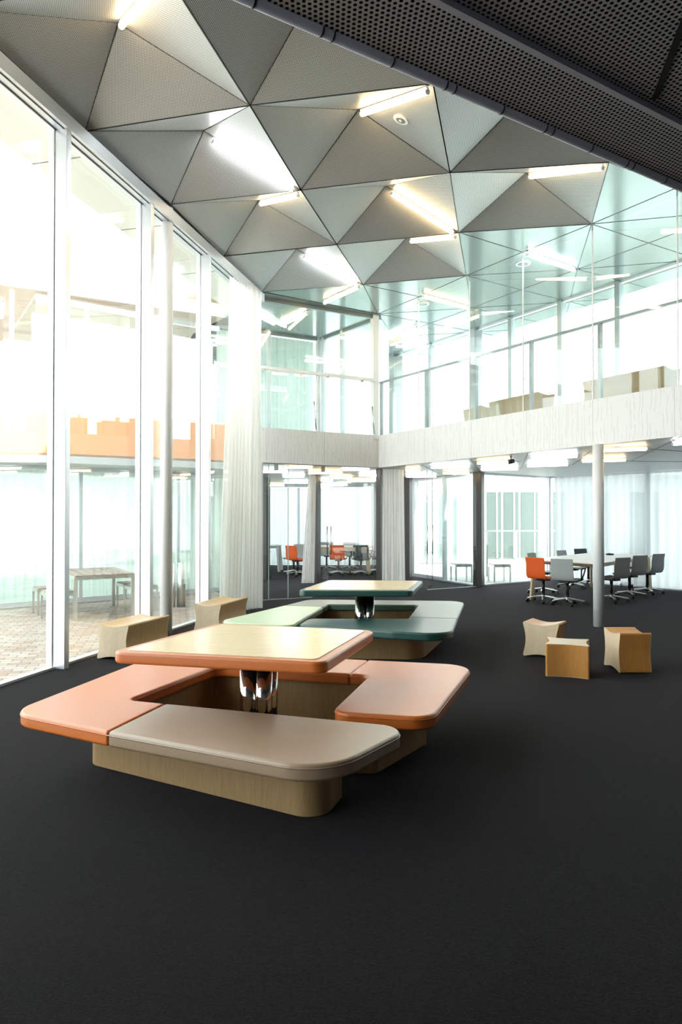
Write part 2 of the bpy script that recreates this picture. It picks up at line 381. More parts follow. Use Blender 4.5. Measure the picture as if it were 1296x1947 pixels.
# roof over everything with an eave outside the left glass
rf = [WL(-3.2) - NW * .75, WL(12.6) - NW * .75, (-2.6, 13.3), (-3.9, 15.2), (-3.9, 20), (1.2, 20), UW0 + NU * .75 - DU * .6, UWE + NU * .75, (11.2, -3.2)]
S(MB().prism([(p[0], p[1]) for p in rf], APEX + .12, APEX + .4).build('ceiling_roof_slab', M_wall), 'flat roof above the folded ceiling')
ev = MB(); ev.prism([(p[0], p[1]) for p in (WL(-3.2) - NW * .72, WL(12.5) - NW * .72, WL(12.5) - NW * .06, WL(-3.2) - NW * .06)], 5.50, APEX + .11)
eo = S(ev.build('trim_1', mat('cream_soffit', (0.74, 0.75, 0.68), 0.55)), 'cream eave soffit outside the tall glass wall')
mb = MB()
for Y in (5.9, 7.45, 9.2, 10.9):
    p = WL(Y); mb.bar(p - NW * .72 + Vector((0, 0, 5.498)), p - NW * .06 + Vector((0, 0, 5.498)), .01, .006)
mb.build('panel_joint', M_seam, eo)

# ---- left tall glass wall
w1 = struct('window_1', (WL(8).x, WL(8).y, 0), 'tall glass wall onto the brick courtyard')
mY = [-1.3, 0.33, 1.96, 3.60, 5.24, 6.875, 8.50, 10.14, 11.78, 12.5]
ang = math.atan2(DW.y, DW.x)
for Y in mY[:-1]:
    p = WL(Y); f = MB()
    f.prism([p - NW * .03, p + NW * .155, p + NW * .155 + DW * .075, p - NW * .03 + DW * .075], 0, 5.46)
    f.prism([p - NW * .05 - DW * .012, p + NW * .02 - DW * .012, p + NW * .02, p - NW * .05], 0, 5.46)
    f.build('mullion', M_alu, w1, bevel=.003, seg=1)
for a, b in zip(mY[:-1], mY[1:]):
    MB().wallbox(WL(a) + DW * .01, WL(b) - DW * .005, .012, .03, 5.47).build('glass_pane', M_glass, w1)
MB().wallbox(WL(-3.2), WL(12.4), .09, -.01, .022).build('sill', M_alu, w1)
f = MB(); f.prism([(p[0], p[1]) for p in (WL(-3.2) - NW * .05, WL(12.4) - NW * .05, WL(12.4) + NW * .17, WL(-3.2) + NW * .17)], 5.455, 5.60)
f.prism([(p[0], p[1]) for p in (WL(-3.2) - NW * .05, WL(12.4) - NW * .05, WL(12.4) + NW * .06, WL(-3.2) + NW * .06)], 5.60, 5.80)
f.build('head_beam', M_alu, w1)
f = MB(); f.wallbox(WL(-3.2) + NW * .03, WL(12.4) + NW * .03, .012, 5.445, 5.456); f.wallbox(WL(-3.2) + NW * .12, WL(12.4) + NW * .12, .008, 5.447, 5.456)
f.build('head_joint', M_seam, w1)

# ---- fascias, gallery slab
def fascia(name, P, Q, label):
    mb = MB(); mb.wallbox(P, Q, .12, ZL, ZF, side=1); bm = mb.bm; uvl = bm.loops.layers.uv.new('UVMap'); d = (Vector(Q) - Vector(P)).normalized()
    for f in bm.faces:
        for l in f.loops: l[uvl].uv = (l.vert.co.dot(d), l.vert.co.z)
    return S(mb.build(name, M_crack), label)
fascia('trim_2', FA, FB, 'white figured gallery fascia over the meeting room')
fascia('trim_3', FB, FE, 'white figured gallery fascia over the conference area')
nFL = Vector((-(FB - FA).normalized().y, (FB - FA).normalized().x, 0)); nFR = Vector((-DF.y, DF.x, 0))
i0 = FA + nFL * .12; i1 = FB + nFL * .07 + nFR * .10; i2 = FE + nFR * .12
sl = [i0, i1, i2, (11, 1.0), (11, 10.1), (7.45, 14.6), (5.25, 17.25), (3.16, 15.7), (2.1, 18.2), (2.5, 22.5), (-3.2, 22.5), (-3.2, 15.2), (-2.0, 13.3)]
lowc = S(MB().prism([(p[0], p[1]) for p in sl], ZL + .003, ZG).build('ceiling_lower', M_low), 'low glossy ceiling under the gallery')
mb = MB()
for (x0, y0, x1, y1) in ((894,873,914,899),(1003,862,990,892),(1122,858,1088,884),(1296,830,1198,877),(1146,848,1296,858),(803,885,835,902),(1100,876,1296,878),(940,872,990,878)):
    mb.bar(at(x0, y0, ZL), at(x1, y1, ZL), .014, .004)
mb.build('panel_joint', M_seam, lowc)

# ---- near dark mezzanine soffit
ed = at(1296, 357, ZL) - at(560, 37, ZL); DM = Vector((ed.x, ed.y, 0)).normalized(); MP = at(1296, 357, ZL); NM = Vector((DM.y, -DM.x, 0))
mez = struct('ceiling_mezzanine', (MP.x, MP.y, ZL), 'dark perforated underside of the near mezzanine')
def soffit(a0, a1, b0, b1, nm):
    mb = MB(); bm = mb.bm; uvl = bm.loops.layers.uv.new('UVMap')
    vs = [bm.verts.new(MP + DM * s + NM * t) for s, t in ((a0, b0), (a1, b0), (a1, b1), (a0, b1))]
    f = bm.faces.new(vs); f.normal_update()
    if f.normal.z > 0: f.normal_flip(); f.normal_update()
    uv_face(bm, f, uvl, DM); o = mb.build(nm, M_perfd, mez); sm = o.modifiers.new('t', 'SOLIDIFY'); sm.thickness = .003; sm.offset = -1
soffit(-7, 8, 0.015, .200, 'perforated_panel'); soffit(-7, 8, .218, 6.5, 'perforated_panel')
mb = MB(); mb.tube(MP + DM * -7, MP + DM * 8, .0125, seg=24); mb.build('edge_tube', M_tube, mez)
mb = MB()
k = -6.9
for i in range(60):
    mb.tube(MP + DM * k, MP + DM * (k + .004), .0132, seg=24); k += .028 if i % 3 == 0 else .16
mb.build('tube_collar', M_black, mez)
mb = MB(); mb.bar(MP + DM * -7 + NM * .209 + Vector((0, 0, -.004)), MP + DM * 8 + NM * .209 + Vector((0, 0, -.004)), .016, .022); mb.build('soffit_rail', M_tube, mez)
mb = MB(); a = at(1245, 186, ZL); b = at(1296, 50, ZL); mb.bar(a, a + (b - a) * 6, .016, .006); mb.build('panel_joint', M_black, mez)
q = [MP + DM * -7 + NM * .03, MP + DM * 8 + NM * .03, MP + DM * 8 + NM * 6.4, MP + DM * -7 + NM * 6.4]
MB().prism([(p.x, p.y) for p in q], ZL + .012, ZG).build('slab', M_black, mez)

# ---- walls that close the hall
bx = WL(-3.2).x
S(MB().box(((bx + 11) / 2, -3.3, 3.1), (11 - bx, .2, 6.2)).build('wall_back', mat('darkened_wall', (0.10, 0.10, 0.10), 0.7)), 'unseen wall behind the camera, darkened to keep that side dim')  # colour darkened to cut light bouncing back from behind the camera
S(MB().box((11.1, 3.2, 3.1), (.2, 13, 6.2)).build('wall_right', mat('greyed_wall', (0.3, 0.3, 0.3), 0.7)), 'unseen end wall, greyed to weaken its bounce light')  # colour greyed so less light bounces in from this side
S(MB().box((1.7, 22.45, ZL / 2), (1.3, .1, ZL)).build('wall_far', M_wall), 'white wall at the far right of the meeting room')
wm = struct('window_added', (-3.3, 22.6, 0), 'glazing added on the far and left sides to bring daylight into the meeting room')  # glazing put in to brighten the meeting room with daylight
MB().wallbox((-3.3, 15.2), (-3.3, 22.6), .012, 0, ZL).build('glass_pane', M_glass, wm)
MB().wallbox((-3.3, 22.6), (2.4, 22.6), .012, 0, ZL).build('glass_pane', M_glass, wm)
for x_, y_ in ((-3.3, 15.2), (-3.3, 17.6), (-3.3, 20.1), (-3.3, 22.6), (-1.4, 22.6), (.55, 22.6), (1.05, 22.6)): MB().box((x_, y_, ZL / 2), (.08, .08, ZL)).build('mullion', M_grey, wm)
tag(curtain('curtain', (-3.18, 17.8), (-3.18, 22.3), .02, ZL - .02, M_sheer, 26, .03, seed=31), 'sheer white curtain on the added left glazing of the meeting room', 'curtain')  # goes with the glazing added for daylight
S(MB().wallbox((1.98, 18.1), (2.45, 22.6), .15, 0, ZL).build('wall_inner', M_wall), 'white right wall of the meeting room')

# ---- round columns
def column(xc, yb, r, ztop, label):
    p = at(xc, yb, 0); t = thing('column', label, 'column', (p.x, p.y, 0))
    MB().tube(p, p + Vector((0, 0, ztop)), r, seg=40).build('shaft', M_white, t)
    return t
column(315.5, 1203.5, .078, ZC, 'tall slim white round column by the glass wall')
column(1138, 1191, .075, ZL, 'white round column in front of the conference table')

# ---- dark clad posts (square)
def post(p, s, z0, z1, label, m=None, rz=math.radians(-31), name='post'):
    o = MB().box((p[0], p[1], (z0 + z1) / 2), (s, s, z1 - z0), rz).build(name, m or M_dark, bevel=.004, seg=1)
    return tag(o, label, 'column')
post((3.10, 15.36), .20, 0, ZL, 'dark square column at the terrace corner beside the glass door')
post((1.66, 16.95), .17, 0, ZL, 'dark square column to the right of the short white curtain')
post((-.60, 16.35), .17, 0, ZL, 'dark square column standing inside the meeting room glass')
post((.80, 14.25), .10, 0, ZL, 'narrow dark post left of the short white curtain')
post((-1.90, 17.2), .16, 0, ZL, 'dark column seen at the left end of the meeting room')

# ---- lower glass partition under the left fascia
w2 = struct('window_2', (FA.x, FA.y, 0), 'frameless glass partition under the left fascia')
p0 = col_on(494, FA, FB); p1 = col_on(510, FA, FB); p2 = col_on(547, FA, FB)
for a, b in ((p0, p1), (p1, p2)): MB().wallbox(a, b, .012, .02, ZL).build('glass_pane', M_green, w2)
for p in (p1, p2): MB().wallbox(p, p + (FB - FA).normalized() * .012, .014, .02, ZL).build('glass_edge', mat('pale_glass_edge', (.62, .72, .68), .2), w2)
MB().wallbox(FA, FA + (FB - FA).normalized() * .12, .10, 0, ZL).build('frame_post', M_alu, w2)
MB().wallbox(p0, p2 + (p2 - p0) * .9, .02, 0, .008).build('floor_track', M_alu, w2)
MB().wallbox(p0, FB, .05, ZL - .02, ZL).build('head_track', M_grey, w2)
# inner glass doors of the meeting room
w3 = struct('door_1', (-.5, 16.3, 0), 'glass double door of the meeting room')
A_, B_ = Vector((-.5, 16.4, 0)), Vector((.95, 15.9, 0)); m_ = col_on(628, A_, B_)
MB().wallbox(A_, m_, .012, .02, ZL - .04).build('glass_leaf', M_glass, w3); MB().wallbox(m_ + Vector((.01, 0, 0)), B_, .012, .02, ZL - .04).build('glass_leaf', M_glass, w3)
for x_ in (622, 629):
    h = col_on(x_, A_, B_) + Vector((0, -.05, 0)); MB().tube(h + Vector((0, 0, .66)), h + Vector((0, 0, 1.34)), .012).build('door_handle', M_steel, w3)
# terrace-side glazing S0 with door, and freestanding glass leaf with long handle
S0a, S0b = Vector((1.90, 18.05, 0)), Vector((3.02, 15.45, 0))
w4 = struct('window_3', (S0b.x, S0b.y, 0), 'glazed screen onto the terrace beside the dark column')
pd = col_on(845, S0a, S0b); pl = col_on(788, S0a, S0b)
MB().wallbox(pl, S0b, .012, .05, ZL).build('glass_pane', M_green, w4)
f = MB()
for p in (pl, pd): f.box((p.x, p.y, ZL / 2), (.09, .09, ZL), math.radians(23))
f.wallbox(S0a, pd, .07, 0, .10); f.wallbox(pd, S0b, .05, 0, .04); f.wallbox(S0a, S0b, .06, ZL - .06, ZL)
f.build('frame', M_alu, w4, bevel=.004, seg=1)
MB().box((pd.x - .02, pd.y - .06, 1.06), (.10, .02, .05), math.radians(20)).build('lock', M_steel, w4)
w5 = struct('door_2', (at(812, 1122, 0).x, at(812, 1122, 0).y, 0), 'open frameless glass door leaf with long pull handle')
ga, gb, gc = at(812, 1122, 0), at(822, 1121, 0), at(905, 1115.5, 0)
MB().wallbox(gb, gc, .012, .015, ZL).build('glass_leaf', M_green, w5)
f = MB(); f.wallbox(ga, gb, .012, .015, ZL); f.build('glass_edge_pane', M_green, w5)
f = MB(); f.box((ga.x, ga.y, ZL / 2), (.010, .010, ZL)); f.box((gb.x, gb.y, ZL / 2), (.012, .012, ZL)); f.build('glass_edge', M_grey, w5)
MB().wallbox(ga, gc, .02, 0, .012).build('floor_track', M_alu, w5)
f = MB()
for p in (ga, gb): f.tube(p + Vector((.0, -.03, .76)), p + Vector((.0, -.03, 1.38)), .011)
for z_ in (.80, 1.33): f.bar(ga + Vector((0, -.03, z_)), gb + Vector((0, -.03, z_)), .012, .012)
f.build('pull_handle', M_steel, w5)
# terrace glazing S1 and right window wall
S1a, S1b, S1c = Vector((3.14, 15.44, 0)), Vector((5.20, 16.95, 0)), Vector((7.25, 14.46, 0)); S1d = S1c + (S1c - S1b).normalized() * 6
w6 = struct('window_4', (S1b.x, S1b.y, 0), 'floor to ceiling windows around the conference area')
MB().wallbox(S1a, S1b, .012, .03, ZL).build('glass_pane', M_glass, w6)
mul = [S1b, col_on(1233, S1b, S1c), col_on(1420, S1b, S1c), S1d]
for a, b in zip(mul[:-1], mul[1:]): MB().wallbox(a, b, .012, .03, ZL).build('glass_pane', M_glass, w6)
for p, s_ in ((S1b, .10), (mul[1], .12), (mul[2], .12), (S1b - (S1b - S1a).normalized() * .10, .05)): MB().box((p.x, p.y, ZL / 2), (s_, s_, ZL), math.radians(-50)).build('mullion', M_alu, w6, bevel=.004, seg=1)
f = MB(); f.wallbox(S1a, S1b, .07, 0, .03); f.wallbox(S1b, S1d, .07, 0, .03); f.wallbox(S1a, S1b, .06, ZL - .04, ZL); f.wallbox(S1b, S1d, .06, ZL - .04, ZL); f.build('frame', M_alu, w6)
# curtains
inw = Vector((-.77, -.64, 0)) * .16
ca, cb = col_on(1062, S1b, S1c) + inw, S1d + inw
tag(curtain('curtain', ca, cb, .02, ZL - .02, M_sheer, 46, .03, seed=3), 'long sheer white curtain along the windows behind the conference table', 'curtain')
tag(curtain('curtain', WL(10.8) + NW * .06, WL(11.5) + NW * .45, .03, 5.52, M_curt, 11, .055, Pt=WL(11.05) + NW * .10, Qt=WL(12.1) + NW * .20, nz=20, seed=5), 'tall two-storey white curtain gathered at the end of the glass wall', 'curtain')
tag(curtain('curtain', (.84, 14.02), (1.34, 14.16), .02, ZL - .02, M_curt, 8, .035, Pt=(.86, 14.02), Qt=(1.30, 14.16), seed=8), 'short white curtain hanging under the corner of the white fascias', 'curtain')
tag(curtain('curtain', (-.92, 15.9), (-.62, 15.95), .02, ZL - .02, M_curt, 6, .03, Pt=(-.76, 15.95), Qt=(-.58, 15.98), seed=9), 'gathered white curtain beside the dark meeting room column', 'curtain')
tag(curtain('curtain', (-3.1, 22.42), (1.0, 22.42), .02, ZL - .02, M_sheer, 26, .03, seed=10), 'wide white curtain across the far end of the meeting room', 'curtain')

# ---- upper gallery glazing, right side
w7 = struct('window_5', (UW0.x, UW0.y, ZG), 'upper gallery window wall on the right')
ux = [752, 820, 905, 973, 1068, 1178, 1310, 1500]
up = [col_on(x, UW0, UW1) for x in ux] + [UWE]
for a, b in zip(up[:-1], up[1:]): MB().wallbox(a, b, .012, ZG + .03, ZC).build('glass_pane', M_green, w7)
for i, p in enumerate(up[:-1]):
    s_ = .26 if i == 0 else (.2 if ux[i] == 905 else .12)
    MB().box((p.x, p.y, (ZG + ZC) / 2), (s_ * .8, s_ * 1.1, ZC - ZG), math.radians(-57)).build('mullion', M_grey if i in (0, 2) else mat('mid_grey_metal', (0.42, 0.46, 0.47), 0.4, 0.4), w7, bevel=.004, seg=1)
f = MB(); f.wallbox(UW0, UWE, .07, ZG, ZG + .06); f.wallbox(UW0, UWE, .07, ZC - .04, ZC); f.build('frame', M_alu, w7)
# full height glass on the right fascia with joints, handrail, posts
w8 = struct('window_6', (FB.x, FB.y, ZF), 'frameless glass screen standing on the right fascia')
gp = FB + nFR * .06; gE = FE + nFR * .06; jx = [727, 796, 893, 995, 1128, 1290, 1480]
jp = [col_on(x, gp, gE) for x in jx]
for a, b in zip(jp[:-1], jp[1:]): MB().wallbox(a, b, .012, ZF - .02, ZC - .003).build('glass_pane', M_green, w8)
for p in jp[1:-1]: MB().box((p.x, p.y, (ZF + ZC) / 2), (.014, .016, ZC - ZF), math.radians(-57)).build('glass_joint', M_white, w8)
rl = struct('trim_4', (FB.x, FB.y, ZF), 'dark handrail on the right gallery')
rp = FB + nFR * .16; rE = FE + nFR * .16; zr = ZF + 1.12
MB().bar(col_on(722, rp, rE) + Vector((0, 0, zr)), rE + Vector((0, 0, zr)), .05, .035).build('handrail', M_grey, rl)
for x_ in (725, 811, 905, 1011, 1142, 1330):
    p = col_on(x_, rp, rE); MB().box((p.x, p.y, (ZG + zr) / 2), (.05, .06, zr - ZG), math.radians(-57)).build('rail_post', M_grey, rl)
# left gallery front: column, rail, struts, glass
w9 = struct('window_7', (FA.x, FA.y, ZF), 'glazed front of the left gallery')
fa, fb = FA + nFL * .06, FB + nFL * .06; dL = (FB - FA).normalized()
MB().wallbox(fa, fb, .012, ZF - .02, ZC - .02).build('glass_pane', M_green, w9)
MB().box((col_on(712, fa, fb).x, col_on(712, fa, fb).y, (ZF + ZC) / 2 - .05), (.13, .13, ZC - ZF + .1), math.radians(30)).build('corner_post', M_white, w9, bevel=.005, seg=1)
MB().bar(fa + Vector((0, -.05, zr)), fb + Vector((0, -.05, zr)), .06, .06).build('handrail', M_white, w9)
MB().wallbox(fa, fb, .06, ZC - .06, ZC - .003).build('head_track', M_grey, w9)
for x_ in (601, 607): p = col_on(x_, fa, fb); MB().box((p.x, p.y - .04, (ZF + zr) / 2), (.035 if x_ == 607 else .02, .035, zr - ZF), 0).build('rail_post', M_white, w9)
for x_ in (500, 573, 623, 688): p = col_on(x_, fa, fb); MB().box((p.x, p.y - .06, zr - .04), (.06, .04, .05), 0).build('rail_clamp', M_steel, w9)
for x_ in (597, 707): p = col_on(x_, fa, fb) + Vector((0, -.1, 0)); MB().tube(p + Vector((0, 0, zr - .55)), p + Vector((.04, 0, ZF + .02)), .014).build('strut', M_steel, w9)
# back of the left gallery: curtain wall and partition
w10 = struct('window_8', (-1.2, 15.3, ZG), 'glazed back wall of the left gallery')
ba, bb = Vector((-2.7, 14.5, 0)), Vector((-.47, 15.67, 0)); bc = Vector((.80, 13.95, 0))
MB().wallbox(ba, bb, .012, ZG, ZC).build('glass_pane', M_green, w10)
MB().wallbox(bb, bc, .012, ZG, ZC).build('glass_pane', M_green, w10)
for x_, P_, Q_ in ((509, ba, bb), (605, ba, bb), (615, bb, bc), (651, bb, bc)):
    p = col_on(x_, P_, Q_); MB().box((p.x, p.y, (ZG + ZC) / 2), (.09, .09, ZC - ZG), math.radians(30)).build('mullion', M_alu, w10, bevel=.003, seg=1)
f = MB(); f.wallbox(ba, bb, .07, ZC - .05, ZC - .002); f.wallbox(bb, bc, .07, ZC - .05, ZC - .002); f.build('head_track', M_grey, w10)
MB().wallbox(bb, UW0, .012, ZG, ZC).build('glass_pane', M_green, w10)
tag(curtain('curtain', (-2.7, 14.75), (-.65, 15.82), ZG + .02, ZC - .03, cloth('green_curtain', (0.50, 0.58, 0.52), 0.5, 0.06), 24, .03, seed=12), 'pale green curtain behind the glass of the left upper gallery', 'curtain')
tag(curtain('curtain', (.1, 16.3), (1.25, 17.3), ZG + .02, ZC - .5, M_curt, 14, .03, seed=13), 'bright white curtain at the far corner of the upper gallery', 'curtain')

# ---- ceiling tube lights of the hall : along the creases of the coffers
def tube_light(a, b, m, label, r=.028, group='fluorescent tubes in the folded ceiling', up=.0, name='tube_light'):
    a = Vector(a); b = Vector(b); mid = (a + b) / 2; t = thing(name, label, 'light', tuple(mid), 0, group)
    d = (b - a).normalized()
    MB().tube(a, b, r, seg=14).build('tube', m, t)
    MB().bar(a - d * .02 + Vector((0, 0, r + .012)), b + d * .02 + Vector((0, 0, r + .010)), r * 1.1, .018).build('batten', M_white, t)
    MB().tube(a - d * .025, a, r * .9, seg=14).build('end_cap', M_white, t); MB().tube(b, b + d * .025, r * .9, seg=14).build('end_cap', M_white, t)
    return t
def crease(c, r, cc, rr, s0, s1, m, label, drop=.062):
    q = [G(c, r), G(c + 1, r), G(c + 1, r + 1), G(c, r + 1)]; ctr = sum(q, Vector()) / 4; ap = Vector((ctr.x, ctr.y, APEX)); v = G(cc, rr)
    dn = Vector((0, 0, -drop)); tube_light(ap.lerp(v, s0) + dn, ap.lerp(v, s1) + dn, m, label)
crease(0, 0, 1, 1, .10, .90, M_cool, 'long cool white tube above the left column, the brightest on the left')
crease(0, 1, 1, 1, .06, .92, M_warm, 'short-looking warm tube in the fold right of the left column top')
crease(1, 0, 2, 0, .06, .92, M_warm, 'warm tube below the dark soffit edge near the round ceiling grille')
crease(1, 1, 2, 2, .08, .90, M_warm, 'long warm tube slanting down in the middle of the folded ceiling')
crease(2, 1, 3, 1, .06, .92, M_warm, 'warm tube nearest the dark soffit on the right of the ceiling')
crease(0, 2, 1, 3, .12, .88, M_cool, 'cool tube slanting above the left gallery glass')
crease(0, -1, 1, -1, .08, .9, M_warm, 'bright tube cut by the top edge of the picture')
crease(1, 2, 2, 2, .12, .92, M_warm, 'thin edge-on warm tube below the long slanting one')
def flat_light(x0, y0, x1, y1, z, m, label, group='fluorescent tubes on the flat upper ceiling'):
    tube_light(at(x0, y0, z - .053), at(x1, y1, z - .053), m, label, group=group)
flat_light(617, 576, 680, 547, ZC - .01, M_warm, 'warm tube just above the left gallery front')
flat_light(1003, 484, 1090, 513, ZC, M_cool, 'cool tube on the flat ceiling beside the round ceiling grille')
flat_light(805, 564, 888, 586, ZC, M_warm, 'warm tube on the flat ceiling towards the far gallery corner')
flat_light(484, 597, 520, 616, ZC, M_cool, 'cool tube inside the left gallery next to the tall curtain')
flat_light(535, 618, 583, 596, ZC, M_warm, 'warm tube inside the left gallery, slanting up to the right')
flat_light(735, 646, 790, 622, ZC, M_cool, 'faint cool tube at the far corner above the gallery')

# low ceiling tubes
LOWL = [(908,881,968,878,'w','warm tube under the fascia just right of the dark corner column'),(915,893,983,892,'c','cool tube behind the warm one above the terrace corner window'),
 (1010,870,1096,868,'c','cool tube under the fascia left of the white column, nearer of two'),(1003,886,1078,884,'c','cool tube left of the white column, farther of two'),
 (1144,857,1228,854,'w','warm tube to the right of the white column, nearer of two'),(1107,877,1188,875,'w','warm tube partly hidden by the white column'),
 (1280,844,1350,842,'c','cool tube at the right edge of the picture under the fascia'),(771,895,798,895,'w','short warm tube right of the short white curtain'),
 (772,906,828,906,'c','cool tube above the frameless glass door'),(820,889,892,888,'c','cool tube under the fascia left of the dark corner column'),
 (842,900,891,900,'w','warm tube over the glazed terrace screen'),(498,897,547,897,'c','cool tube at the left end of the meeting room'),
 (541,889,593,889,'w','warm tube nearest the fascia on the left of the meeting room'),(538,906,578,906,'c','cool tube left of the dark meeting room column'),
 (587,900,650,899,'w','warm tube crossing the top of the dark meeting room column'),(651,893,701,893,'c','cool tube nearest the fascia corner in the meeting room'),
 (683,904,716,904,'c','cool tube beside the narrow dark post'),(628,909,669,909,'w','warm tube in the middle of the meeting room'),
 (541,918,584,918,'c','far cool tube left of the dark meeting room column'),(512,923,540,923,'w','far warm tube at the left of the meeting room'),
 (608,924,660,922,'c','farthest cool tube in the meeting room'),(660,915,712,915,'w','far warm tube at the right of the meeting room'),(608,914,632,914,'c','small far cool tube right of the dark meeting room column')]
for x0, y0, x1, y1, k, lab in LOWL:
    tube_light(at(x0, y0, ZL - .05), at(x1, y1, ZL - .05), M_cool if k == 'c' else M_warm, lab, r=.02, group='fluorescent tubes under the low ceiling')

# spotlight under right fascia, ceiling speakers, exit-type boxes
p = at(971, 866, ZL); t = thing('spotlight', 'small dark spotlight hanging under the right fascia', 'light', tuple(p))
MB().tube(p, p - Vector((0, 0, .09)), .012).build('stem', M_grey, t); MB().tube(p - Vector((.05, 0, .11)), p + Vector((.05, 0, -.09)), .035, seg=20).build('spot_head', M_dark, t)
for x_, y_, lab in ((762, 227, 'round speaker grille set in the folded ceiling below the warm tube'),):
    # lies on the far face of coffer (1,0): apex - G(2,0) - G(2,1)
    q = [G(1, 0), G(2, 0), G(2, 1), G(1, 1)]; ctr = sum(q, Vector()) / 4; ap = Vector((ctr.x, ctr.y, APEX))
    n = (q[1] - ap).cross(q[2] - ap).normalized(); n = n if n.z < 0 else -n
    d = ray(x_, y_); s_ = (ap - Vector((0, 0, H))).dot(n) / d.dot(n); P = Vector((0, 0, H)) + d * s_
    t = thing('ceiling_speaker', lab, 'speaker', tuple(P)); MB().tube(P, P + n * .012, .085, seg=32).build('rim', M_white, t)
    MB().tube(P + n * .010, P + n * .016, .055, .05, seg=32).build('grille', M_grey, t); MB().tube(P + n * .014, P + n * .022, .018, seg=16).build('cone', M_white, t)
for x_, y_, lab in ((994, 501, 'round speaker grille on the flat ceiling beside a cool tube'), (804, 578, 'round speaker grille on the flat ceiling beside the warm tube')):
    P = at(x_, y_, ZC); t = thing('ceiling_speaker', lab, 'speaker', tuple(P)); MB().tube(P, P - Vector((0, 0, .012)), .12, seg=32).build('rim', M_white, t)
    MB().tube(P - Vector((0, 0, .010)), P - Vector((0, 0, .016)), .09, .08, seg=32).build('grille', M_grey, t)
for x_, y_, h_, lab in ((525, 885, 22, 'small grey box on the low ceiling at the left of the meeting room'), (614, 888, 28, 'small grey box on the low ceiling near the dark meeting room column')):
    P = at(x_, y_, ZL); tag(MB().box((P.x, P.y, ZL - .05), (.08, .06, .10)).build('sensor_box', M_steel), lab, 'box')

# ------------------------------------------------------------------ bench and table sets
ZS = .41; ZP = ZS - .082
def pad(name, pts, m, parent, label):
    o = MB().prism(fillet(pts), ZP, ZS).build(name, m, parent, bevel=.018, seg=4); o['label'] = label; piping(pts, m, o)
    return o
def piping(pts, m, parent, closed_cut=None):
    P = fillet(pts); mb = MB(); n = len(P)
    ctr = sum((Vector((p.x, p.y)) for p in P), Vector((0, 0))) / n
    for i in range(n):
        a, b = P[i], P[(i + 1) % n]
        mb.tube((a.x, a.y, ZS - .021), (b.x, b.y, ZS - .021), .0035, seg=6, caps=False)
    return mb.build('piping', m, parent)
S1o, S1i = (-1.20, 3.52), (-1.04, 4.06)
c1, c2 = (-.06, 2.97, .28), (.38, 3.60, .13)
i1_, i2_, i3_ = (-1.29, 4.145, .05), (-.93, 5.10, .10), (.20, 4.80, .07)
S2o, S2i = (.21, 5.315), (.06, 4.836)
t = thing('bench', 'C-shaped low bench with orange and taupe leather cushions around the near table', 'bench', (-.4, 4.3, 0))
T1 = [S1o, c1, c2, S1i]; pad('seat_cushion', T1, M_taupe, t, 'taupe leather cushion')
pad('seat_cushion', [S1i, i1_, i2_, S2i, S2o, (-1.45, 5.68, .2), (-1.88, 3.89, .2), S1o], M_orange, t, 'orange leather cushion left')
pad('seat_cushion', [S2i, i3_, (-.06, 3.88, .1), (.50, 3.76, .15), (1.0, 5.13, .2), S2o], M_orange, t, 'orange leather cushion right')
pl_ = [(-1.55, 4.19, .12), (-.10, 3.385, .26), (.005, 3.68, .0), (-.02, 3.73, .03), (-1.33, 4.12, .03), (-.97, 5.16, .03), (.25, 4.85, .03), (.04, 4.02, .03), (.21, 4.03, .06), (.57, 4.56, .03), (.58, 4.95, .05), (.3, 5.15, .1), (-1.3, 5.42, .12)]
MB().prism(fillet(pl_), 0.004, ZP - .001).build('plinth', M_oak, t, bevel=.004, seg=2)
def table_top(outline, m_edge, name, label, ped, rz):
    z1 = .73; z0 = z1 - .072; P = fillet(outline); ctr = sum((Vector((p.x, p.y)) for p in P), Vector((0, 0))) / len(P)
    t = thing(name, label, 'table', (ped[0], ped[1], 0))
    MB().prism(P, z0, z1 - .004).build('edge_band', m_edge, t, bevel=.016, seg=4)
    def inset(k):
        o2 = []
        for q in outline:
            v = Vector(q[:2]) - ctr; o2.append((q[0] - v.x * k / v.length, q[1] - v.y * k / v.length, q[2] * .55))
        return fillet(o2)
    MB().prism(inset(.085), z1 - .02, z1 - .0005).build('wood_inlay', M_maple, t)
    MB().box((ped[0], ped[1], z0 - .012), (.5, .5, .022), rz).build('support_plate', M_black, t)
    for k in range(4):
        a = rz + PI / 4 + k * PI / 2; c = (ped[0] + .072 * math.cos(a), ped[1] + .072 * math.sin(a))
        MB().tube((c[0], c[1], .012), (c[0], c[1], z0 - .022), .056, seg=32).build('pedestal_tube', M_chrome, t)
    MB().tube((ped[0], ped[1], .001), (ped[0], ped[1], .013), .2, seg=40).build('foot_plate', M_chrome, t)
    return t
table_top([(-1.36, 4.005, .07), (-.09, 3.70, .08), (.245, 4.785, .09), (-.915, 5.125, .09)], M_orange, 'table', 'near table with pale wood top and orange leather edge', (-.53, 4.42), math.radians(-14))

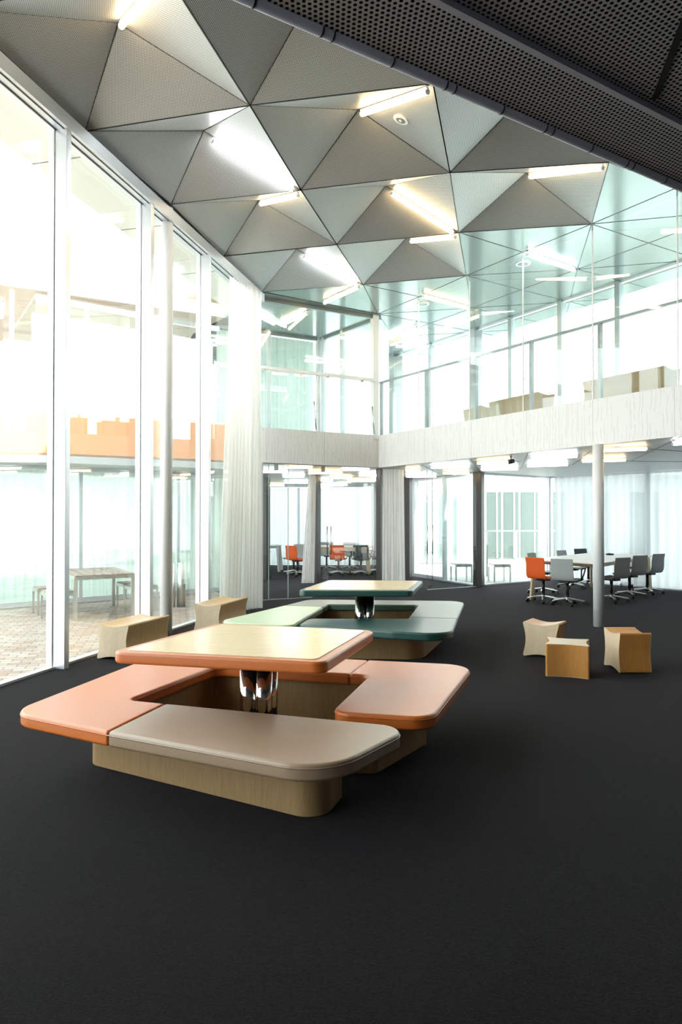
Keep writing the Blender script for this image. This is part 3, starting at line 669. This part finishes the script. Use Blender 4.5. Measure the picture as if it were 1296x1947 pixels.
t = thing('bench', 'C-shaped low bench with pale and dark green leather cushions around the farther table', 'bench', (.2, 8, 0))
G1o, G1i, G2i, G2o = (-.72, 8.68), (-.225, 8.56), (.765, 7.66), (1.28, 7.53)
pad('seat_cushion', [G1o, (-1.36, 7.27, .22), (-.50, 7.03, .12), G1i], M_pale, t, 'pale green leather cushion')
pad('seat_cushion', [G1i, (-.165, 8.80, .05), (.985, 8.72, .05), G2i, G2o, (1.66, 9.15, .22), (-.45, 9.34, .22), G1o], M_dgreen_refl, t, 'dark green leather cushion with its grey reflection painted in')
pad('seat_cushion', [G2i, (.74, 7.53, .03), (-.36, 7.53, .12), (-.44, 7.10, .08), (.50, 6.66, .3), (1.05, 6.50, .28), G2o], M_dgreen, t, 'dark green leather cushion')
gp_ = [(-.3, 7.36, .05), (.86, 7.29, .25), (1.27, 8.48, .03), (1.2, 8.9, .1), (-.35, 9.0, .1), (-.98, 7.7, .1), (-.60, 7.35, .1), (-.24, 8.84, .03), (1.02, 8.76, .03), (.79, 7.50, .03), (-.3, 7.50, .05)]
MB().prism(fillet(gp_), .004, ZP - .001).build('plinth', M_oak, t, bevel=.004, seg=2)
table_top([(-.475, 7.47, .07), (.78, 7.43, .08), (1.045, 8.66, .09), (-.17, 8.76, .09)], M_dgreen, 'table', 'farther table with pale wood top and dark green leather edge', (.28, 8.1), math.radians(5))

# ------------------------------------------------------------------ plywood stools
def star(hx, hy, sag, rr):
    pts = []; cs = [(-hx, -hy), (hx, -hy), (hx, hy), (-hx, hy)]
    for i in range(4):
        a = Vector(cs[i]); b = Vector(cs[(i + 1) % 4]); n = Vector((-(b - a).y, (b - a).x)).normalized()
        for j in range(15):
            s = .13 + .74 * j / 14; q = a.lerp(b, s) + n * sag * (math.sin(PI * s) ** 1.15); pts.append((q.x, q.y))
        pts.append((b.x, b.y, .02))
    return fillet(pts)
    for i in range(4):
        a = Vector(cs[i]); b = Vector(cs[(i + 1) % 4]); n = Vector((-(b - a).y, (b - a).x)).normalized(); L_ = (b - a).length; k = 14
        for j in range(1, k):
            s = j / k; pts.append(a.lerp(b, .02 + .96 * s) + n * sag * (math.sin(PI * s) ** 1.1))
        c = b; a2 = a.lerp(b, .975) + n * sag * .06; nb = Vector(cs[(i + 2) % 4]); n2 = Vector((-(nb - b).y, (nb - b).x)).normalized(); b2 = b.lerp(nb, .025) + n2 * sag * .06
        pts += [a2, a2.lerp(b, .45).lerp(b2.lerp(b, .45), .5), b2]
    return pts
def stool(name, label, cat, loc, rz, w_, h_, depth, m_end, m_shell, upright=False, group=None):
    t = thing(name, label, cat, loc, rz, group)
    pr = star(w_ / 2, h_ / 2, .034, .02); e = .004
    # profile in x-z, extruded along +y
    if upright: T = Matrix.Identity(4); T = Matrix.Translation((0, w_ / 2, 0))
    else: T = Matrix.Translation((0, 0, h_ / 2)) @ Matrix(((1, 0, 0, 0), (0, 0, 1, 0), (0, 1, 0, 0), (0, 0, 0, 1)))
    MB().prism(pr, e, depth - e, T, True).build('shell', m_shell, t, world=False)
    for a, b in ((0, e), (depth - e, depth)):
        MB().prism([p * .997 for p in pr], a, b, T).build('end_panel', m_end, t, world=False)
    for o in t.children:
        if o.name.startswith('shell'):
            md = o.modifiers.new('es', 'EDGE_SPLIT'); md.split_angle = math.radians(50)
    return t
pA0, pA1 = at(993, 1250, 0), at(1062, 1252, 0)
stool('stool', 'pale birch-faced plywood stool, leftmost of the three near the white column', 'stool', ((pA0.x + pA1.x) / 2, (pA0.y + pA1.y) / 2 - .0, 0), math.radians(-33), .40, .385, .31, M_birch, M_cara, group='plywood stools on the open carpet')
pB0, pB1 = at(1038, 1288, 0), at(1119, 1290, 0)
stool('stool', 'caramel plywood stool stood on end with its star-shaped face upward', 'stool', ((pB0.x + pB1.x) / 2, (pB0.y + pB1.y) / 2, 0), math.radians(-19), .41, .41, .31, M_birch, M_cara, upright=True, group='plywood stools on the open carpet')
pC1, pC2, pC0 = at(1178, 1282, 0), at(1239, 1281, 0), at(1154, 1268, 0)
cC = (pC1 + pC0) / 2
stool('stool', 'caramel plywood stool showing its waisted side, rightmost of the three', 'stool', (2.71, 6.84, 0), math.radians(-89), .40, .40, .31, M_birch, M_cara, group='plywood stools on the open carpet')
stool('bench', 'long pale plywood bench by the glass wall beside the near table', 'bench', (-2.44, 7.30, 0), math.radians(-17), .40, .385, .82, M_birch, M_cara2, group='plywood benches by the glass wall')
stool('bench', 'long pale plywood bench by the glass wall in front of the tall curtain', 'bench', (-1.775, 9.06, 0), math.radians(-14), .40, .385, .95, M_birch, M_cara2, group='plywood benches by the glass wall')
# benches on the gallery behind the fascia
def gal_bench(x0, y0, x1, y1, label):
    z = ZG + .44; a, b = at(x0, y0, z), at(x1, y1, z); rz = math.atan2((b - a).y, (b - a).x) - PI / 2
    n = Vector((-(b - a).y, (b - a).x, 0)).normalized() * .2
    stool('bench', label, 'bench', (a.x + n.x, a.y + n.y, ZG), rz, .42, .44, (b - a).length, M_birch2, M_birch2, group='benches on the upper gallery')
gal_bench(1108, 725, 1262, 694, 'golden brown bench on the upper gallery at the right edge')
gal_bench(929, 764, 1022, 744, 'golden brown bench on the upper gallery nearer its middle')
gal_bench(880, 779, 914, 770, 'small stretch of brown bench behind the dark gallery column')

# ------------------------------------------------------------------ office chairs
def swivel_chair(label, m, arms, group):
    t = thing('office_chair', label, 'chair', (0, 0, 0), 0, group)
    # seat shell: profile in y-z swept over width (faces +y)
    prof = [(.24, .435), (.21, .455), (.05, .450), (-.12, .445), (-.19, .455), (-.215, .49), (-.225, .56), (-.24, .70), (-.262, .82)]
    def shell(pr, wd0, wd1, th):
        mb = MB(); bm = mb.bm; rows = []
        for i, (y, z) in enumerate(pr):
            s = i / (len(pr) - 1); w_ = wd0 + (wd1 - wd0) * s
            a = Vector(pr[max(i - 1, 0)]); b = Vector(pr[min(i + 1, len(pr) - 1)]); n = Vector((-(b - a).y, (b - a).x)).normalized() * th
            r_ = []
            for (yy, zz) in ((y, z), (y + n.x, z + n.y)):
                for k in range(7):
                    u = -1 + k / 3; cv = .012 * u * u
                    r_.append(bm.verts.new((w_ * u, yy + (cv if s > .5 else 0), zz + (cv if s <= .5 else 0))))
            rows.append(r_)
        for i in range(len(rows) - 1):
            a, b = rows[i], rows[i + 1]
            for k in range(6):
                bm.faces.new((a[k], a[k + 1], b[k + 1], b[k])); bm.faces.new((a[7 + k], b[7 + k], b[8 + k], a[8 + k]))
            bm.faces.new((a[0], b[0], b[7], a[7])); bm.faces.new((a[6], a[13], b[13], b[6]))
        for r_ in (rows[0], rows[-1]):
            for k in range(6): bm.faces.new((r_[k], r_[7 + k], r_[8 + k], r_[k + 1]))
        return mb
    shell(prof[:6], .205, .205, .022).build('seat', m, t, world=False, bevel=.006, seg=2)
    shell([(-.190, .448), (-.213, .49), (-.225, .56), (-.24, .70), (-.262, .82)], .205, .195, .020).build('backrest', m, t, world=False, bevel=.006, seg=2)
    MB().box((0, -.01, .405), (.16, .26, .035)).build('seat_mechanism', M_black, t, world=False, bevel=.01)
    MB().tube((0, 0, .13), (0, 0, .40), .028, seg=16).tube((0, 0, .06), (0, 0, .17), .036, seg=16).build('gas_column', M_black, t, world=False)
    base = MB()
    base.tube((0, 0, .085), (0, 0, .13), .045, .04, seg=20)
    for k in range(5):
        a = 2 * PI * k / 5 + .3; base.bar((0, 0, .115), (.29 * math.cos(a), .29 * math.sin(a), .075), .045, .022)
    base.build('star_base', M_steel, t, world=False, bevel=.004, seg=1)
    for k in range(5):
        a = 2 * PI * k / 5 + .3; x, y = .29 * math.cos(a), .29 * math.sin(a); tx, ty = -math.sin(a) * .022, math.cos(a) * .022
        MB().tube((x - tx, y - ty, .032), (x + tx, y + ty, .032), .031, seg=16).tube((x, y, .03), (x, y, .075), .008, seg=8).build('caster', M_black, t, world=False)
    if arms:
        for sx in (-1, 1):
            MB().path([(sx * .1, 0, .40), (sx * .25, 0, .44), (sx * .27, -.05, .62), (sx * .27, .0, .645), (sx * .27, .14, .645), (sx * .26, .10, .55), (sx * .25, 0, .44)], .012).build('armrest', M_black, t, world=False)
    return t
GR1 = 'office chairs around the conference table'; GR2 = 'office chairs in the meeting room'
far = (0, -60, 0)
protos = {}
def place_chair(px_, Y, face, kind, arms, label, group):
    key = (kind, arms); m = {'o': M_ch_or, 'g': M_ch_gr, 'm': M_ch_md, 'd': M_ch_dk}[kind]
    if key not in protos: o = protos[key] = swivel_chair(label, m, arms, group)
    else: o = copy_tree(protos[key])
    o['label'] = label; o['group'] = group; o['category'] = 'chair'
    # px_ is the picture column of the backrest top, Y its depth
    X = (px_ - 648) / FPX * Y; th = math.radians(face) - PI / 2
    back = Matrix.Rotation(th, 3, 'Z') @ Vector((0, -.25, 0))
    o.location = (X - back.x, Y - back.y, 0); o.rotation_euler = (0, 0, th)
    return o
place_chair(1016, 12.28, 38, 'o', False, 'bright orange office chair at the left end of the conference table', GR1)
place_chair(1067, 11.85, 50, 'g', True, 'light grey office chair seen from behind, right of the orange conference chair', GR1)
place_chair(1183, 12.25, 118, 'm', False, 'mid grey office chair on the right side, nearest the white column', GR1)
place_chair(1216, 13.0, 116, 'm', False, 'mid grey office chair on the right side, middle of the three', GR1)
place_chair(1251, 13.6, 122, 'm', False, 'mid grey office chair on the right side, farthest from the white column', GR1)
place_chair(1010, 14.0, -40, 'g', False, 'grey office chair behind the orange chair at the far side', GR1)
place_chair(1067, 15.15, -48, 'g', False, 'grey office chair at the far side, left of the dark one', GR1)
place_chair(1104, 16.0, -70, 'd', True, 'dark office chair with armrests facing the camera across the table', GR1)
place_chair(1213, 15.45, -128, 'd', False, 'dark office chair at the far right end of the conference table', GR1)
place_chair(640, 18.15, 80, 'o', False, 'orange office chair seen from behind in the meeting room', GR2)
place_chair(685, 18.15, 85, 'd', True, 'dark teal office chair with armrests next to the orange one', GR2)
place_chair(553, 17.9, 50, 'o', False, 'deep orange office chair seen through the left glass pane', GR2)
place_chair(569, 18.9, 235, 'g', False, 'grey office chair facing the deep orange one behind the glass', GR2)
place_chair(732, 18.95, 150, 'g', True, 'grey office chair half hidden by the narrow dark post', GR2)
place_chair(621, 20.7, -90, 'g', False, 'grey chair back showing above the meeting table, left of two', GR2)
place_chair(664, 20.7, -90, 'g', False, 'grey chair back showing above the meeting table, right of two', GR2)

# ---- tables with splayed legs
def work_table(name, label, A, B, Cc, D, z, m_top, legs):
    A, B, Cc, D = [Vector((p[0], p[1], 0)) for p in (A, B, Cc, D)]; ctr = (A + B + Cc + D) / 4
    t = thing(name, label, 'table', (ctr.x, ctr.y, 0))
    P = fillet([(p.x, p.y, .05) for p in (A, B, Cc, D)]); MB().prism(P, z - .025, z).build('table_top', m_top, t, bevel=.004, seg=1)
    q = [ctr + (p - ctr) * .86 for p in (A, B, Cc, D)]
    f = MB()
    for a, b in zip(q, q[1:] + q[:1]): f.bar(a + Vector((0, 0, z - .055)), b + Vector((0, 0, z - .055)), .04, .06)
    f.build('apron', legs, t)
    for p in q:
        d = (p - ctr).normalized(); MB().bar(p + d * .07, p + Vector((0, 0, z - .027)), .05, .075).build('leg', legs, t, bevel=.004, seg=1)
    return t
work_table('conference_table', 'long pale conference table with splayed wooden legs behind the white column', (3.42, 12.75), (4.38, 11.62), (6.60, 14.30), (5.64, 15.40), .755, M_ttop, M_ash)
work_table('meeting_table', 'pale meeting table with wooden legs behind the orange and teal chairs', (-.90, 18.7), (.85, 18.7), (.85, 20.0), (-.90, 20.0), .755, M_ttop, M_ash)
work_table('side_table', 'small pale table at the left end of the meeting room', (-2.95, 19.6), (-1.75, 19.6), (-1.75, 20.4), (-2.95, 20.4), .755, M_ttop, M_white)
p = at(1158, 1055, .755); t = thing('conference_phone', 'small dark conference phone lying on the pale conference table', 'phone', (p.x, p.y, .755))
MB().prism(fillet([(p.x - .11, p.y - .07, .04), (p.x + .11, p.y - .07, .04), (p.x, p.y + .12, .04)]), .756, .785).build('phone_body', M_black, t, bevel=.008)
MB().box((p.x, p.y, .79), (.05, .04, .008)).build('keypad', M_grey, t)

# ------------------------------------------------------------------ courtyard furniture
def square_table(name, label, cat, A, B, Cc, D, z, leg=.05, group=None, slats=6):
    A, B, Cc, D = [Vector((p[0], p[1], 0)) for p in (A, B, Cc, D)]; ctr = (A + B + Cc + D) / 4
    t = thing(name, label, cat, (ctr.x, ctr.y, -.012), 0, group)
    f = MB()
    for i in range(slats):
        s0, s1 = (i + .06) / slats, (i + .94) / slats
        f.prism([A.lerp(B, s0), A.lerp(B, s1), D.lerp(Cc, s1), D.lerp(Cc, s0)], z - .022, z)
    f.build('slatted_top', M_slat, t)
    f = MB(); q = [ctr + (p - ctr) * .95 for p in (A, B, Cc, D)]
    for a, b in zip(q, q[1:] + q[:1]): f.bar(a + Vector((0, 0, z - .045)), b + Vector((0, 0, z - .045)), .03, .05)
    f.build('frame', M_steel, t)
    for p in q: MB().box((p.x, p.y, (z - .025) / 2 - .006), (leg, leg, z - .025 + .012), math.radians(30)).build('leg', M_steel, t)
    return t
square_table('garden_table', 'slatted garden table with steel legs standing outside on the paving', 'table', (-3.95, 10.12), (-3.22, 10.66), (-4.0, 12.05), (-4.75, 11.5), .665)
def outdoor_stool(cx, cy, s, rz, z, label, group):
    q = []
    for k in range(4):
        a = rz + PI / 4 + k * PI / 2; q.append((cx + s * .707 * math.cos(a), cy + s * .707 * math.sin(a)))
    return square_table('garden_stool', label, 'stool', q[0], q[1], q[2], q[3], z, .032, group, 4)
GS = 'slatted stools in the left courtyard'
outdoor_stool(-4.72, 11.02, .40, math.radians(35), .42, 'slatted garden stool left of the first mullion, farther of two', GS)
outdoor_stool(-4.32, 10.42, .40, math.radians(35), .42, 'slatted garden stool beside the first mullion, nearer of two', GS)
outdoor_stool(-3.62, 11.85, .42, math.radians(35), .42, 'slatted garden stool under the right corner of the garden table', GS)
outdoor_stool(-3.32, 11.35, .42, math.radians(35), .42, 'slatted garden stool against the second mullion', GS)
outdoor_stool(2.96, 16.80, .42, math.radians(8), .42, 'slatted stool on the terrace left of the dark corner column', 'stools on the terrace')
outdoor_stool(3.86, 16.65, .42, math.radians(8), .42, 'slatted stool on the terrace right of the dark corner column', 'stools on the terrace')
p = at(344, 1152, 0); t = thing('bollard', 'brushed steel bollard on the paving between the column and third mullion', 'bollard', (p.x, p.y, -.012))
MB().tube((p.x, p.y, -.011), (p.x, p.y, .74), .075, seg=32).build('shaft', M_steel, t); MB().tube((p.x, p.y, .74), (p.x, p.y, .752), .07, .05, seg=32).build('cap', M_steel, t)
MB().tube((p.x - .11, p.y - .05, -.011), (p.x - .11, p.y - .05, .74), .022, seg=16).build('side_tube', M_steel, t)

# ------------------------------------------------------------------ opposite wing of the building, across the courtyard
bt = thing('building', 'opposite glazed wing with an orange band across the brick courtyard', 'building', (-4.5, 12.5, 0))
lo0, lo1 = Vector((-9.5, 8.2, 0)), Vector((-2.0, 14.80, 0)); dl = (lo1 - lo0).normalized(); nl = Vector((-dl.y, dl.x, 0))
MB().wallbox(lo0, lo1, .012, 0, 2.4).build('lower_glass', M_green, bt)
f = MB()
for x_ in (-60, 153, 262, 338, 372): p = col_on(x_, lo0, lo1); f.box((p.x, p.y, 1.2), (.06, .06, 2.4), .7)
f.wallbox(lo0, lo1, .06, 0, .09); f.wallbox(lo0, lo1, .08, 2.38, 2.45); f.build('lower_frame', M_alu, bt)
MB().prism([lo0 + nl * .1, lo1 + nl * .1, lo1 + nl * 6, lo0 + nl * 6], -.02, .0).build('lower_floor', M_carpet, bt)
b0, b1, b2 = Vector((-9.5, 10.75, 0)), Vector((-4.85, 11.20, 0)), Vector((-1.9, 12.75, 0))
b0 = Vector((-9.5, 10.4, 0))
MB().prism([(p.x, p.y) for p in (b0, b1, b2, lo1 + nl * .05, lo1 + nl * 2, lo0 + nl * 2, lo0 - nl * .5)], 2.44, 2.60).build('soffit_slab', M_low, bt)
f = MB(); f.wallbox(b0, b1, .08, ZL, 3.26, 1); f.wallbox(b1, b2, .08, ZL, 3.26, 1); f.build('orange_band', M_band, bt)
MB().prism([(p.x, p.y) for p in (b0 + Vector((0, .1, 0)), b1 + Vector((0, .1, 0)), b2 + Vector((0, .1, 0)), lo1 + nl * 2, lo0 + nl * 2)], 2.61, 3.1).build('floor_slab', mat('grey_roof', (0.3, 0.3, 0.3), 0.8), bt)
f = MB(); f.wallbox(b0, b1, .10, 3.26, 3.29, 1); f.wallbox(b1, b2, .10, 3.26, 3.29, 1); f.build('coping', M_white, bt)
u0, u1 = Vector((-5.55, 12.35, 0)), Vector((-2.6, 14.45, 0)); du = (u1 - u0).normalized(); nu = Vector((-du.y, du.x, 0)); u0b = u0 + Vector((-1.6, 2.4, 0))
f = MB(); f.wallbox(u0, u1, .012, 3.1, 5.6); f.wallbox(u0b, u0, .012, 3.1, 5.6); f.build('upper_glass', M_green, bt)
f = MB()
for x_ in (20, 163, 297): p = col_on(x_, u0, u1); f.box((p.x, p.y, 4.35), (.07, .07, 2.5), .6)
f.wallbox(u0, u1, .07, 5.5, 5.6); f.build('upper_frame', M_alu, bt)
rr0, rr1, rr2 = Vector((-9.5, 10.6, 0)), at(0, 541.7, ZC), at(374, 596.5, ZC) + Vector((1.0, .54, 0))
rr0 = rr1 + (rr1 - rr2).normalized() * 4
MB().prism([(p.x, p.y) for p in (rr0, rr1, rr2, rr2 + Vector((-1.5, 4, 0)), rr0 + Vector((-1.5, 4, 0)))], ZC, ZC + .22).build('roof', M_soff, bt)
f = MB(); f.wallbox(rr0 - Vector((0, .02, 0)), rr2 - Vector((0, .02, 0)), .03, ZC + .0, ZC + .26); f.build('roof_edge', M_white, bt)
o = curtain('lower_curtain', lo0 + nl * .3, lo1 + nl * .3, .02, 2.4, M_gcurt, 60, .035, parent=bt, seed=21)
o = curtain('upper_curtain', u0 + nu * .3, u1 + nu * .3, 3.12, 5.35, M_curt, 30, .035, parent=bt, seed=22)
# steel terrace rail on top of the orange band
f = MB()
# ------------------------------------------------------------------ beyond the terrace
tr = thing('railing', 'slim steel railing on the terrace beyond the corner window', 'railing', (4.4, 19.3, 0))
ra, rb = Vector((3.5, 18.0, 0)), Vector((6.3, 18.6, 0))
MB().bar(ra + Vector((0, 0, 1.2)), rb + Vector((0, 0, 1.2)), .04, .04).build('handrail', M_grey, tr)
for x_ in (925, 981, 1040, 1064): p = col_on(x_, ra, rb); MB().box((p.x, p.y, .6), (.045, .045, 1.2), .2).build('rail_post', M_grey, tr)
b2_ = thing('building', 'pale low building with tall windows beyond the terrace', 'building', (6, 26, 0))
MB().box((11.0, 26.15, 1.6), (13.5, .3, 3.2)).build('wall', M_low, b2_)
for k, (x0, x1) in enumerate(((925, 952), (957, 985), (990, 1030), (1040, 1075), (1110, 1160), (1200, 1250))):
    X0, X1 = (x0 - 648) / FPX * 26, (x1 - 648) / FPX * 26
    fr = MB().box(((X0 + X1) / 2, 25.97, 1.3), (X1 - X0, .06, 2.5)).build('window', mat('window_green', (0.075, 0.10, 0.09), 0.15), b2_)
    MB().box(((X0 + X1) / 2 + .1, 25.93, 1.3), (.05, .03, 2.5)).build('window_bar', M_white, fr)
b3_ = thing('building', 'bright glazed pavilion behind the frameless glass door', 'building', (3.2, 23, 0))
MB().box((2.7, 23.6, 1.6), (3.0, .3, 3.2)).build('wall', M_low, b3_)
MB().box((2.75, 23.40, 1.25), (2.7, .02, 2.3)).build('window', M_green, b3_)
for k in range(6): MB().box((1.5 + k * .5, 23.38, 1.25), (.05, .05, 2.3)).build('window_bar', M_alu, b3_)
